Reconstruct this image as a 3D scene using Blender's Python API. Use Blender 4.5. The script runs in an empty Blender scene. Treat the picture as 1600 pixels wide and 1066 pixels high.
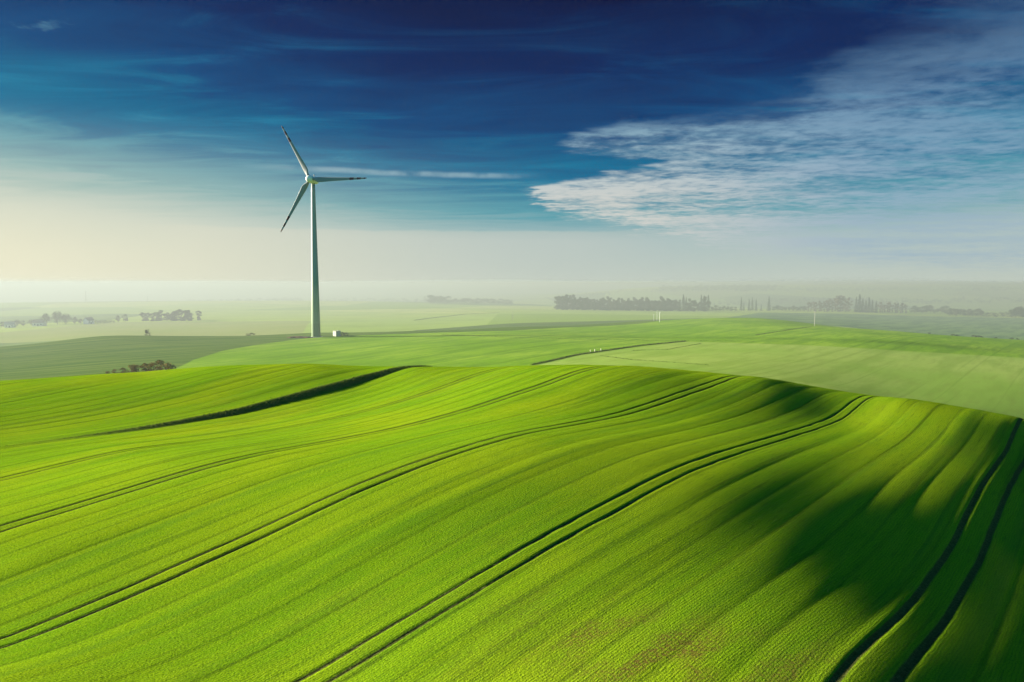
import bpy, bmesh, math, random
import numpy as np
from mathutils import Vector, Matrix
R = math.radians
scene = bpy.context.scene
C = scene.collection

# ------------------------------------------------------------------ camera
CAM_Z, FPX, PITCH = 26.0, 1111.0, math.atan(80 / 1111.0)
cam_d = bpy.data.cameras.new('camera'); cam = bpy.data.objects.new('camera', cam_d); C.objects.link(cam)
cam_d.sensor_width = 36; cam_d.lens = 36 * FPX / 1600
cam_d.clip_start = .5; cam_d.clip_end = 40000
cam.location = (0, 0, CAM_Z); cam.rotation_euler = (math.pi / 2 - PITCH, 0, 0)
scene.camera = cam

# ------------------------------------------------------------------ exposure, sun, world
EXPO = 2.12
vs = scene.view_settings
vs.view_transform = 'Standard'; vs.look = 'None'; vs.gamma = 1; vs.exposure = EXPO
SUN_AZ, SUN_EL = R(-75), R(14.9)          # azimuth measured from +Y towards +X
sun_dir = Vector((math.sin(SUN_AZ) * math.cos(SUN_EL), math.cos(SUN_AZ) * math.cos(SUN_EL), math.sin(SUN_EL)))
sd = bpy.data.lights.new('sun', 'SUN'); sd.energy = 5; sd.angle = R(3.2)   # a low sun softened by the morning mist
sd.energy = 5; sd.color = (1, .90, .70)
sun = bpy.data.objects.new('sun', sd); C.objects.link(sun)
sun.rotation_euler = (-sun_dir).to_track_quat('-Z', 'Y').to_euler()
scene.cycles.use_denoising = True
scene.cycles.volume_bounces = 1
scene.cycles.max_bounces = 6
scene.cycles.sample_clamp_indirect = 4


def lin(c):
    return tuple(((v / 255) / 12.92 if v / 255 <= .04045 else ((v / 255 + .055) / 1.055) ** 2.4) for v in c)


class G:
    """small helper for writing node graphs as expressions"""
    def __init__(s, tree):
        s.t = tree; s.n = tree.nodes; s.l = tree.links

    def node(s, typ, **kw):
        nd = s.n.new(typ)
        for k, v in kw.items(): setattr(nd, k, v)
        return nd

    def put(s, sock, v):
        if isinstance(v, bpy.types.NodeSocket): s.l.new(v, sock)
        elif isinstance(v, (tuple, list)) and len(v) == 3 and sock.type == 'RGBA': sock.default_value = (*v, 1)
        else: sock.default_value = v

    def m(s, op, a, b=None, c=None, clamp=False):
        nd = s.node('ShaderNodeMath', operation=op); nd.use_clamp = clamp
        for i, v in enumerate((a, b, c)):
            if v is not None: s.put(nd.inputs[i], v)
        return nd.outputs[0]

    def add(s, a, b): return s.m('ADD', a, b)
    def sub(s, a, b): return s.m('SUBTRACT', a, b)
    def mul(s, a, b, clamp=False): return s.m('MULTIPLY', a, b, clamp=clamp)
    def mx(s, a, b): return s.m('MAXIMUM', a, b)

    def step(s, v, a, b, lo=0., hi=1.):
        nd = s.node('ShaderNodeMapRange', interpolation_type='SMOOTHSTEP')
        for i, x in enumerate((v, a, b, lo, hi)): s.put(nd.inputs[i], x)
        return nd.outputs[0]

    def lerp(s, v, a, b, lo=0., hi=1.):
        nd = s.node('ShaderNodeMapRange')
        for i, x in enumerate((v, a, b, lo, hi)): s.put(nd.inputs[i], x)
        return nd.outputs[0]

    def mix(s, f, a, b, mode='MIX'):
        nd = s.node('ShaderNodeMix', data_type='RGBA', blend_type=mode)
        s.put(nd.inputs[0], f); s.put(nd.inputs[6], a); s.put(nd.inputs[7], b)
        return nd.outputs[2]

    def xyz(s, x, y, z=0.):
        nd = s.node('ShaderNodeCombineXYZ')
        for i, v in enumerate((x, y, z)): s.put(nd.inputs[i], v)
        return nd.outputs[0]

    def noise(s, vec, scale, detail=4., rough=.5, dist=0.):
        nd = s.node('ShaderNodeTexNoise')
        s.put(nd.inputs['Vector'], vec); nd.inputs['Scale'].default_value = scale
        nd.inputs['Detail'].default_value = detail; nd.inputs['Roughness'].default_value = rough
        nd.inputs['Distortion'].default_value = dist
        return nd.outputs[0]

    def ramp(s, v, stops, interp='EASE'):
        nd = s.node('ShaderNodeValToRGB'); cr = nd.color_ramp; cr.interpolation = interp
        while len(cr.elements) < len(stops): cr.elements.new(.5)
        for el, (p, c) in zip(cr.elements, stops):
            el.position = p; el.color = (*c, 1) if len(c) == 3 else c
        s.put(nd.inputs[0], v)
        return nd.outputs[0]

    def curve(s, v, x0, x1, pts):
        """piecewise smooth function of v: pts are (v, value)"""
        ys = [p[1] for p in pts]; y0, y1 = min(ys), max(ys) + 1e-6
        nd = s.node('ShaderNodeFloatCurve'); cu = nd.mapping.curves[0]
        P = [((a - x0) / (x1 - x0), (b - y0) / (y1 - y0)) for a, b in pts]
        cu.points[0].location = P[0]; cu.points[1].location = P[-1]
        for p in P[1:-1]: cu.points.new(*p)
        nd.mapping.update()
        s.put(nd.inputs['Value'], s.lerp(v, x0, x1))
        return s.add(s.mul(nd.outputs[0], y1 - y0), y0)

    def attr(s, name):
        return s.node('ShaderNodeAttribute', attribute_name=name).outputs['Fac']


def make_world():
    w = bpy.data.worlds.new('World'); scene.world = w; w.use_nodes = True
    w.node_tree.nodes.clear(); g = G(w.node_tree)
    k = 2 ** -EXPO
    col = lambda c, f=1.: tuple(v * k * f for v in lin(c))
    tc = g.node('ShaderNodeTexCoord')
    sp = g.node('ShaderNodeSeparateXYZ'); g.l.new(tc.outputs['Generated'], sp.inputs[0])
    x, y, z = sp.outputs
    az = g.mul(g.m('ARCTAN2', x, y), 57.29578)
    e = g.mul(g.m('ARCSINE', z), 57.29578)
    # the clear sky: dark and polarised away from the sun, pale towards the sun
    rat = g.curve(az, -90, 90, [(-90, .50), (-36, .71), (-14, .91), (2, 1.), (20, .98), (40, .86), (90, .8)])
    # plane-projected coordinates, so that high cloud shrinks towards the horizon
    zz = g.add(g.mx(z, 0.), .03)
    cp = g.xyz(g.m('DIVIDE', x, zz), g.m('DIVIDE', y, zz))
    rot = g.node('ShaderNodeMapping', vector_type='POINT'); g.put(rot.inputs[0], cp)
    rot.inputs['Rotation'].default_value = (0, 0, R(-32)); rot.inputs['Scale'].default_value = (.8, 1.25, 1)
    fine = g.noise(rot.outputs[0], 3.2, 7, .62, .4)
    big = g.noise(rot.outputs[0], .75, 5, .55, .3)
    dap = g.noise(cp, 9., 4, .6, .2)
    wob = g.sub(g.noise(cp, 1.5, 6, .6), .5)
    ew = g.add(e, g.add(g.mul(wob, 2.6), g.mul(g.sub(dap, .5), 1.1)))
    aw = g.add(az, g.add(g.mul(g.sub(fine, .5), 6.), g.mul(g.sub(dap, .5), 2.)))
    wv = g.node('ShaderNodeMapping'); g.put(wv.inputs[0], cp)
    wv.inputs['Rotation'].default_value = (0, 0, R(22)); wv.inputs['Scale'].default_value = (.55, 1.5, 1)
    wis = g.noise(wv.outputs[0], 1.7, 8, .6, 1.1)
    s = g.mul(g.add(g.mul(e, rat), g.mul(g.mul(g.sub(wis, .5), -9.), g.step(e, 3, 12))), 1 / 30)
    clear = g.ramp(s, [(0, col((196, 205, 193))), (.13, col((170, 191, 191))), (.2, col((80, 155, 170))),
                       (.285, col((0, 112, 150))), (.42, col((0, 70, 122))), (.57, col((0, 34, 88))),
                       (.75, col((0, 9, 58))), (.95, col((0, 12, 62))), (1, col((0, 55, 120)))], 'LINEAR')  # topmost stop: unseen upper sky, brightened to lift the ambient light
    # big sheet of cloud on the right
    top = g.curve(aw, -10, 60, [(-10, 3), (1, 8.0), (4, 11.6), (7, 13.0), (14, 13.2), (20, 14.2), (23, 16.6), (30, 20), (40, 24), (60, 26)])
    bot = g.curve(aw, -10, 60, [(-10, 8), (1, 7.6), (3, 6.2), (8, 5.2), (14, 3.6), (24, 2), (60, 0)])
    sheet = g.mul(g.m('SMOOTH_MIN', g.step(g.sub(top, g.add(ew, g.mul(g.sub(dap, .5), g.step(az, 14, 34, .5, 7)))), -.3, g.step(az, 12, 34, 1.2, 7.)), 1., 0.), g.step(g.sub(ew, bot), -.3, 1.0))
    notch = g.sub(g.mul(g.m('ABSOLUTE', g.sub(e, g.add(g.mul(az, .03), 9.55))), 1.), g.mul(g.sub(11.3, aw), .15))
    sheet = g.mul(sheet, g.step(notch, -.1, .35))
    sheet = g.mul(sheet, g.step(aw, .4, 2.2))
    fade = g.curve(az, -10, 60, [(-10, 1), (12, 1.), (20, .9), (30, .74), (40, .62), (60, .5)])
    hi = g.step(e, 9, 18, 1, .42)
    tex = g.step(g.add(g.add(g.mul(fine, .55), g.mul(big, .8)), g.mul(dap, .5)), .69, 1.10, .07, 1)
    a1 = g.mul(g.mul(sheet, fade), g.mul(tex, hi), clamp=True)
    ccol = g.ramp(g.mul(e, 1 / 20), [(0, col((205, 208, 200))), (.35, col((206, 208, 203))), (.6, col((150, 184, 200))), (1, col((70, 142, 186)))], 'LINEAR')
    ccol = g.mix(g.step(az, 8, 30, 0, .75), ccol, col((128, 166, 196)))
    out = g.mix(a1, clear, ccol)
    # thin veil and wisps
    a2 = g.mul(g.mul(g.step(wis, .50, .80), g.step(e, 3, 9)), g.curve(az, -60, 60, [(-60, .5), (-30, .5), (-10, .2), (15, .12), (60, .3)]))
    out = g.mix(a2, out, col((40, 135, 170)))
    # a few small bright puffs, upper left
    pf = g.noise(cp, 2.6, 5, .55)
    a3 = g.mul(g.mul(g.step(pf, .60, .74), g.step(g.m('ABSOLUTE', g.sub(e, 16.7)), 1.3, .2)), g.step(az, -24, -30))
    out = g.mix(g.mul(a3, .75), out, col((130, 190, 205)))
    # one long thin streak behind the rotor
    lw = g.add(e, g.mul(g.sub(g.noise(g.xyz(az, 0.), .12, 3), .5), .5))
    st = g.mul(g.step(g.m('ABSOLUTE', g.sub(lw, g.add(8.95, g.mul(az, -.012)))), .32, .03), g.mul(g.step(az, -22, -12), g.step(az, 3, -3)))
    st = g.mul(st, g.step(g.noise(g.xyz(az, e), .45, 4), .25, .6))
    out = g.mix(g.mul(st, .55), out, col((165, 195, 205)))
    # bank of mist with a clear upper edge
    eb = g.add(e, g.mul(g.sub(g.noise(g.xyz(az, 0.), .22, 6, .6), .5), .55))
    bank = g.mul(g.step(eb, 4.75, 4.55), g.mul(g.step(az, -30, -22), g.step(az, 16, 4)))
    bank = g.mul(bank, g.step(e, .5, 4.5, .2, 1))
    out = g.mix(g.mul(bank, .3), out, col((214, 211, 196)))
    # warm glow low on the sun's side
    glow = g.mul(g.step(az, 8, -50), g.step(e, 13, 1))
    out = g.mix(g.mul(glow, .9), out, col((247, 240, 205)))
    # unseen sky behind the viewer: bright blue-cyan, raised to fill the shade
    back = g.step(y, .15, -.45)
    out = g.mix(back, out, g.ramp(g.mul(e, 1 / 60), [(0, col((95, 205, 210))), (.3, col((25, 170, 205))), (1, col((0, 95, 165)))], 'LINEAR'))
    nish = g.node('ShaderNodeTexSky', sky_type='NISHITA', sun_disc=False)
    nish.sun_elevation = SUN_EL; nish.sun_rotation = SUN_AZ
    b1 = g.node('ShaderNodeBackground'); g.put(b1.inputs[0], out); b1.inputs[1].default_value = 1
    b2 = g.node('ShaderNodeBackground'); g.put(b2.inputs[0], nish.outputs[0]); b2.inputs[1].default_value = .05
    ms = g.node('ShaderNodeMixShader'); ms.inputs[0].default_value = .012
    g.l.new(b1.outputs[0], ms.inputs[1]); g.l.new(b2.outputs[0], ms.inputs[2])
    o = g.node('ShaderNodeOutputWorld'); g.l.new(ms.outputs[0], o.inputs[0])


make_world()

# ------------------------------------------------------------------ the lie of the land
CP, SP = math.cos(PITCH), math.sin(PITCH)
TH = R(40); CT, ST = math.cos(TH), math.sin(TH)     # direction of the tramlines


def at_depth(px, py, Y):
    cx, cy = (px - 800) / FPX, (533 - py) / FPX
    t = Y / (CP + cy * SP)
    return cx * t, Y, CAM_Z + t * (-SP + cy * CP)


def on_line(px, py, n):
    cx, cy = (px - 800) / FPX, (533 - py) / FPX
    t = n / (CT * cx - ST * (CP + cy * SP))
    return cx * t, t * (CP + cy * SP), CAM_Z + t * (-SP + cy * CP)


TRAMS = [-11.65, -40., -63., -86.4, -110.4]
BANK_N = -134.4
survey = {
    -11.65: [(1350, 1066), (1394, 1017), (1445, 964), (1485, 906), (1511, 859), (1528, 816), (1546, 780), (1562, 750), (1584, 712), (1600, 678)],
    -40.: [(495, 1062), (650, 967), (800, 878), (950, 796), (1050, 742), (1150, 703), (1235, 678), (1310, 656)],
    -38.5: [(1342, 640), (1361, 626)],
    -63.: [(0, 1008), (200, 926), (400, 837), (550, 767), (675, 719), (800, 680), (900, 662), (975, 647), (1050, 622)],
    -63.8: [(1110, 601), (1160, 590)],
    -86.4: [(0, 825), (150, 781), (300, 735), (400, 710), (500, 693), (625, 669), (725, 642), (800, 616), (850, 602), (900, 582), (920, 576)],
    -110.4: [(0, 750), (100, 725), (200, 702), (300, 691), (485, 660), (612, 630), (705, 601), (778, 580)],
    BANK_N: [(0, 702), (125, 685), (250, 669), (320, 657), (380, 649), (475, 625), (550, 607), (600, 592), (650, 579), (675, 574.5)],
    -158.4: [(0, 667), (165, 640), (350, 595), (430, 577)],
    -182.4: [(0, 625), (220, 590)],
}
pts = []
for n, poly in survey.items():
    for px, py in poly: pts.append((*on_line(px, py, n), .006))
for px, py, Y in [(1600, 1066, 54), (1600, 900, 78), (1600, 780, 102), (1600, 715, 125), (1850, 1066, 64), (1850, 800, 116),
                  (1850, 720, 145), (0, 1066, 45), (-300, 1066, 47), (-300, 850, 72), (-300, 700, 110), (-300, 625, 150), (800, 1300, 32), (300, 1300, 33), (1300, 1300, 34)]:
    pts.append((*at_depth(px, py, Y), .004))
# beyond the brow of the near field: (row, distance) down each column
cols = {
    -300: '612@168 618@200 610@225 585@285 565@335 552@385 557@440 548@500 530@590 517@700 506@860 498@1000 488@1250 476@1700 482@2300 461@5000 457@9000',
    0: '596@172 603@205 595@235 575@290 555@345 542@390 547@440 541@500 526@590 515@700 505@850 498@970 489@1200 473@1700 480@2300 461@5000 457@9000',
    160: '586@177 592@210 585@240 560@305 540@362 525@410 530@460 524@540 515@650 505@800 498@930 488@1150 478@1400 471@1750 478@2300 461@5000 457@9000',
    320: '575@180 580@212 573@250 560@290 545@330 535@367 527@400 525@415 529@460 523@530 513@640 503@800 495@950 485@1200 475@1500 470@1800 476@2300 461@5000 457@9000',
    490: '574@177 578@210 573@245 560@277 548@310 538@345 530@375 527@388 522@410 520@425 524@470 519@530 508@650 500@800 492@1000 484@1200 475@1500 470@1900 475@2400 461@5000 457@9000',
    650: '573.5@178 578@210 572@240 560@262 545@295 535@330 527@365 521@400 517@430 521@480 516@550 505@700 495@900 485@1150 478@1400 472@1800 474@2400 460@5000 457@9000',
    800: '573@168 577@200 571@230 558@255 545@285 535@315 525@355 518@400 514@430 511@460 514@520 508@600 501@700 493@850 486@1050 481@1300 474@1900 470@2600 458@5000 456@9000',
    1000: '575@157 579@190 573@215 560@240 548@270 538@300 528@340 518@395 510@450 505@500 502@540 506@600 500@700 494@820 489@950 486@1150 481@1500 474@2100 451@2500 456@4200 455@9000',
    1180: '588@157 592@185 584@205 570@225 555@255 540@290 527@335 515@390 506@450 500@510 497@560 502@640 497@770 491@950 487@1150 483@1450 475@2000 448@2550 453@4200 454@9000',
    1400: '622@152 626@178 615@195 598@212 580@232 560@260 545@290 533@320 525@355 520@400 517.5@440 524@520 517@640 508@780 498@980 490@1200 484@1500 476@2000 448@2550 453@4200 454@9000',
    1600: '655@147 659@170 645@185 620@203 595@225 575@250 558@280 547@310 538@345 533@385 531.5@410 538@470 530@560 515@750 503@950 494@1150 487@1450 479@1900 448@2550 453@4200 454@9000',
    1900: '690@142 694@163 680@178 650@197 615@220 590@245 572@275 560@305 553@340 549@385 548@410 553@470 540@560 520@750 506@950 496@1150 488@1450 479@1900 448@2550 453@4200 454@9000',
}
for px, txt in cols.items():
    for it in txt.split():
        py, Y = it.split('@'); Y = float(Y)
        pts.append((*at_depth(px, float(py), Y), .0008 if Y < 250 else .0003))
pts = np.array(pts)
YMIN = 24.


def ab(x, y):
    yy = np.maximum(y, YMIN)
    return np.clip(x / yy, -1.6, 1.9), np.log(yy)


def tps(r2): return .5 * r2 * np.log(r2 + 1e-12)


PA, PB = ab(pts[:, 0], pts[:, 1]); NP = len(pts)
K = tps((PA[:, None] - PA[None]) ** 2 + (PB[:, None] - PB[None]) ** 2) + np.diag(pts[:, 3])
Q = np.stack([np.ones(NP), PA, PB], 1)
sol = np.linalg.solve(np.block([[K, Q], [Q.T, np.zeros((3, 3))]]), np.concatenate([pts[:, 2], np.zeros(3)]))
W, A3 = sol[:NP], sol[NP:]


def smooth_height(x, y):
    a, b = ab(np.asarray(x, float), np.asarray(y, float)); sh = a.shape
    a, b = a.ravel(), b.ravel(); out = np.empty_like(a)
    for i in range(0, len(a), 20000):
        aa, bb = a[i:i + 20000, None], b[i:i + 20000, None]
        out[i:i + 20000] = tps((aa - PA) ** 2 + (bb - PB) ** 2) @ W + A3[0] + aa[:, 0] * A3[1] + bb[:, 0] * A3[2]
    return out.reshape(sh)


rng = np.random.default_rng(7)
LAT = rng.random((256, 256))


def vnoise(x, y):
    xi, yi = np.floor(x).astype(int), np.floor(y).astype(int); fx, fy = x - xi, y - yi
    fx, fy = fx * fx * (3 - 2 * fx), fy * fy * (3 - 2 * fy)
    L = lambda i, j: LAT[i & 255, j & 255]
    return (L(xi, yi) * (1 - fx) + L(xi + 1, yi) * fx) * (1 - fy) + (L(xi, yi + 1) * (1 - fx) + L(xi + 1, yi + 1) * fx) * fy - .5


def sstep(x, a, b):
    t = np.clip((x - a) / (b - a), 0, 1); return t * t * (3 - 2 * t)


BR = np.array([(-300, 205), (0, 207), (160, 212), (320, 214), (490, 212), (650, 212), (800, 201), (1000, 190), (1180, 185), (1400, 178), (1600, 170), (1900, 163)], float)


def near_edge(x, y):         # metres inside the near field (positive) or beyond it
    a = ab(x, y)[0]
    return np.interp(a, (BR[:, 0] - 800) / FPX, BR[:, 1]) - y


def bank_profile(n, v):
    d = BANK_N - n - .6 * vnoise(v / 6, v * 0) - 1.6
    h = .75 * sstep(v, 38, 92) * (1 - sstep(v, 104, 136))
    return h * sstep(d, -1.5, 1.1) * np.exp(-np.maximum(d - 1.1, 0) / 22)


def rut_mask(n, v):
    m = np.zeros_like(n)
    wob = .25 * vnoise(v / 14, v * 0 + 3)
    for t in TRAMS + [11., 35., -158.4, -182.4]:
        wd = 1.45 if t == -11.65 else .9
        hw = .46 if t == -11.65 else {-40.: .21, -63.: .24}.get(t, .32)
        k = .45 if t < -150 else 1.
        for sg in (-1, 1):
            m = np.maximum(m, k * (1 - sstep(np.abs(n - t - wob - sg * wd - .10 * vnoise(v / 2.3 + sg * 17, n * 0 + t)), hw * .2, hw * 1.15)))
    return m


def detail(n, v, x, y):
    inside = sstep(near_edge(x, y), 0, 15)
    und = .07 * vnoise(n / 4.3, v / 150) + .05 * vnoise(n / 1.9 + 40, v / 80 + 9) + .14 * vnoise(n / 15 + 5, v / 70 + 70)
    ph = (n + 14.4 + .25 * vnoise(v / 20, n * 0)) / 4.
    und += .105 * np.abs(np.sin(np.pi * ph)) ** .6 * (.4 + vnoise(np.floor(ph) * 3.7, v / 50))
    return inside * (und - .11 * rut_mask(n, v)) + bank_profile(n, v)


def height(x, y):
    x, y = np.asarray(x, float), np.asarray(y, float)
    n, v = CT * x - ST * y, ST * x + CT * y
    return smooth_height(x, y) + detail(n, v, x, y)


def spread(lo, hi, fine_lo, fine_hi, step, grow):
    mid = list(np.arange(fine_lo, fine_hi + step * .5, step))
    up, d = [mid[-1]], step
    while up[-1] < hi: d *= grow; up.append(up[-1] + d)
    dn, d = [mid[0]], step
    while dn[-1] > lo: d *= grow; dn.append(dn[-1] - d)
    return np.array(dn[:0:-1] + mid + up[1:])


def seg_dist(x, y, P):
    """signed distance to a closed polygon, positive inside"""
    d = np.full(x.shape, 1e12); ins = np.zeros(x.shape, bool); m = len(P)
    for i in range(m):
        (ax, ay), (bx, by) = P[i], P[(i + 1) % m]
        ex, ey = bx - ax, by - ay
        t = np.clip(((x - ax) * ex + (y - ay) * ey) / (ex * ex + ey * ey), 0, 1)
        d = np.minimum(d, (x - ax - t * ex) ** 2 + (y - ay - t * ey) ** 2)
        c = (ay > y) != (by > y)
        ins ^= c & (x < ex * (y - ay) / (ey if abs(ey) > 1e-9 else 1e-9) + ax)
    return np.sqrt(d) * np.where(ins, 1, -1)


def plan(lst): return [((px - 800) / FPX * Y, Y) for px, Y in lst]


HILL = plan([(262, 236), (300, 285), (345, 318), (400, 348), (455, 372), (500, 388), (560, 391), (650, 399), (800, 408), (900, 446), (1000, 490), (1100, 600),
             (1180, 640), (1400, 520), (1600, 470), (2300, 400), (2300, 120), (1600, 160), (1200, 180), (800, 190), (500, 200)])
DARK = plan([(-600, 470), (0, 445), (160, 455), (320, 458), (490, 452), (620, 500), (650, 550), (800, 640), (1000, 700), (1100, 740), (1100, 150), (-600, 150)])
VALLEY = plan([(1120, 700), (1190, 1080), (1320, 1130), (1480, 1090), (1640, 1060), (2300, 1000), (2300, 400)])
TAN = plan([(835, 228), (900, 258), (940, 268), (1070, 312), (1200, 297), (1400, 284), (1600, 277), (2300, 262), (2300, 120), (1600, 150), (1200, 170), (835, 185)])
DITCH = plan([(832, 229), (900, 256), (938, 268), (1000, 292), (1072, 314)])


def mat(name):
    m = bpy.data.materials.new(name); m.use_nodes = True; m.node_tree.nodes.clear()
    return m, G(m.node_tree)


def finish(m, g, color, rough=.9, spec=.2, normal=None, **kw):
    b = g.node('ShaderNodeBsdfPrincipled'); g.put(b.inputs['Base Color'], color)
    b.inputs['Roughness'].default_value = rough; b.inputs['Specular IOR Level'].default_value = spec
    for k, v in kw.items(): g.put(b.inputs[k], v)
    if normal is not None: g.put(b.inputs['Normal'], normal)
    o = g.node('ShaderNodeOutputMaterial'); g.l.new(b.outputs[0], o.inputs[0])
    return m


def ground_material():
    m, g = mat('field_ground')
    geo = g.node('ShaderNodeNewGeometry'); P = geo.outputs['Position']
    rot = g.node('ShaderNodeVectorRotate', rotation_type='Z_AXIS'); g.put(rot.inputs['Vector'], P); rot.inputs['Angle'].default_value = TH
    sp = g.node('ShaderNodeSeparateXYZ'); g.l.new(rot.outputs[0], sp.inputs[0]); n, v = sp.outputs[0], sp.outputs[1]
    rut, seam, vig = g.attr('rut'), g.attr('seam'), g.attr('vigour')
    nearf, hill, dark, tan = g.attr('near'), g.attr('hill'), g.attr('dark'), g.attr('tan')
    # --- young cereal
    streak = g.noise(g.xyz(g.mul(n, 1.), g.mul(v, .05)), .7, 5, .6)
    row = g.noise(g.xyz(g.mul(n, 6.5), g.mul(v, .25)), 1., 2, .5)
    tuft = g.noise(P, 3.2, 6, .72)
    patch = g.noise(g.xyz(n, g.mul(v, .4)), .055, 4, .55)
    c = g.mix(g.step(streak, .3, .72), (.112, .245, .005), (.168, .295, .006))
    c = g.mix(g.step(patch, .40, .68), c, (.215, .315, .006))
    c = g.mix(g.step(tuft, .5, .78, 0, .65), c, (.26, .34, .016))
    c = g.mix(g.step(tuft, .46, .26, 0, .75), c, (.055, .085, .006))
    c = g.mix(g.step(row, .48, .28, 0, .45), c, (.06, .09, .008))
    fine = g.noise(g.xyz(g.mul(n, 1.), g.mul(v, .6)), 9., 3, .7)
    c = g.mix(g.step(fine, .5, .75, 0, .5), c, (.25, .33, .02))
    c = g.mix(g.step(fine, .52, .30, 0, .8), c, (.05, .10, .006))
    drill = g.m('SINE', g.mul(g.add(n, g.mul(g.noise(g.xyz(n, g.mul(v, .4)), .9, 3), .5)), 25.1))
    c = g.mix(g.mul(g.step(drill, .1, -.7), g.step(fine, .3, .7, .5, .0)), c, (.045, .085, .008))
    lines = g.noise(g.xyz(g.mul(n, 1.), g.mul(v, .012)), .95, 2, .5)
    c = g.mix(g.mul(g.step(lines, .60, .66), g.step(tuft, .3, .7, .55, .2)), c, (.04, .085, .008))
    lines2 = g.noise(g.xyz(g.mul(n, 1.), g.mul(v, .008)), .31, 2, .5)
    c = g.mix(g.step(lines2, .55, .70, 0, .38), c, (.06, .15, .012))
    thin = g.mul(vig, g.step(tuft, .60, .40, .15, .9))
    c = g.mix(thin, c, (.12, .085, .02))
    c = g.mix(g.mul(seam, g.step(tuft, .2, .6, 1., .6)), c, (.026, .048, .006))
    c = g.mix(g.step(g.add(rut, g.mul(g.sub(fine, .5), .9)), .25, .62, 0, .88), c, g.mix(g.step(tuft, .42, .62), (.030, .032, .012), (.085, .080, .032)))
    near_c = c
    # --- fields beyond
    Pf = g.xyz(g.mul(n, 1.), g.mul(v, .16))
    ln = g.noise(Pf, .45, 5, .6); soft = g.noise(P, .018, 4, .55); grain = g.noise(P, 1.1, 5, .7)
    hb = g.mix(g.step(soft, .38, .66), (.135, .26, .016), (.20, .32, .03))
    ln2 = g.noise(Pf, .13, 4, .55)
    ln3 = g.noise(g.xyz(g.mul(n, 1.), g.mul(v, .004)), .42, 2, .5)
    hb = g.mix(g.step(ln3, .60, .66, 0, .45), hb, (.06, .13, .012))
    hb = g.mix(g.step(ln2, .46, .64, 0, .6), hb, (.085, .175, .016))
    hb = g.mix(g.step(ln, .42, .68, 0, .75), hb, (.10, .20, .018))
    hb = g.mix(g.step(grain, .5, .75, 0, .4), hb, (.24, .34, .05))
    tb = g.mix(g.step(soft, .35, .65), (.19, .30, .05), (.25, .335, .075))
    tb = g.mix(g.step(ln3, .60, .66, 0, .3), tb, (.11, .18, .03))
    tb = g.mix(g.step(ln2, .46, .64, 0, .45), tb, (.14, .23, .035))
    tb = g.mix(g.step(ln, .45, .7, 0, .4), tb, (.17, .23, .045))
    px_ = g.node('ShaderNodeSeparateXYZ'); g.l.new(P, px_.inputs[0]); hsp = g.sub(g.mul(px_.outputs[1], .94), g.mul(px_.outputs[0], .30))
    db = g.mix(g.step(g.noise(g.xyz(g.mul(hsp, .22), g.mul(px_.outputs[0], .012), 0.), 1.2, 5, .68), .35, .65), (.042, .10, .02), (.115, .165, .035))
    db = g.mix(g.step(grain, .5, .75, 0, .5), db, (.12, .16, .05))
    vo = g.node('ShaderNodeTexVoronoi', feature='F1'); g.put(vo.inputs['Vector'], P); vo.inputs['Scale'].default_value = 1 / 310
    fs = g.node('ShaderNodeSeparateColor'); g.l.new(vo.outputs['Color'], fs.inputs[0])
    ff = g.ramp(fs.outputs[0], [(0, (.28, .37, .07)), (.22, (.20, .30, .05)), (.4, (.34, .40, .10)), (.58, (.10, .16, .04)), (.72, (.26, .36, .08)), (.88, (.24, .28, .09))], 'CONSTANT')
    ff = g.mix(g.step(soft, .4, .7, 0, .4), ff, (.18, .26, .05))
    edge = lambda a, w: g.step(a, -w, w)
    c = ff
    vb_ = g.mix(g.step(g.noise(g.xyz(g.mul(n, .08), g.mul(v, .012)), 1., 5, .6), .38, .62), (.06, .13, .05), (.125, .215, .07))
    c = g.mix(edge(g.attr('valley'), 3.), c, vb_)
    c = g.mix(edge(dark, .8), c, db)
    c = g.mix(edge(hill, .8), c, hb)
    c = g.mix(edge(tan, 3.), c, tb)
    c = g.mix(edge(nearf, 2.), c, near_c)
    c = g.mix(g.mx(g.attr('verge'), g.step(g.attr('ditch'), 1.1, .5)), c, (.06, .075, .02))
    # relief of the crop itself
    hgt = g.add(g.add(g.mul(g.noise(P, 7., 3, .6), .5), g.mul(tuft, .55)), g.mul(g.mul(drill, .07), g.step(tuft, .35, .65, .1, 1.)))
    bp = g.node('ShaderNodeBump'); bp.inputs['Strength'].default_value = 1.; bp.inputs['Distance'].default_value = .125
    g.put(bp.inputs['Height'], hgt)
    return finish(m, g, c, .95, .0, bp.outputs[0])


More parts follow.
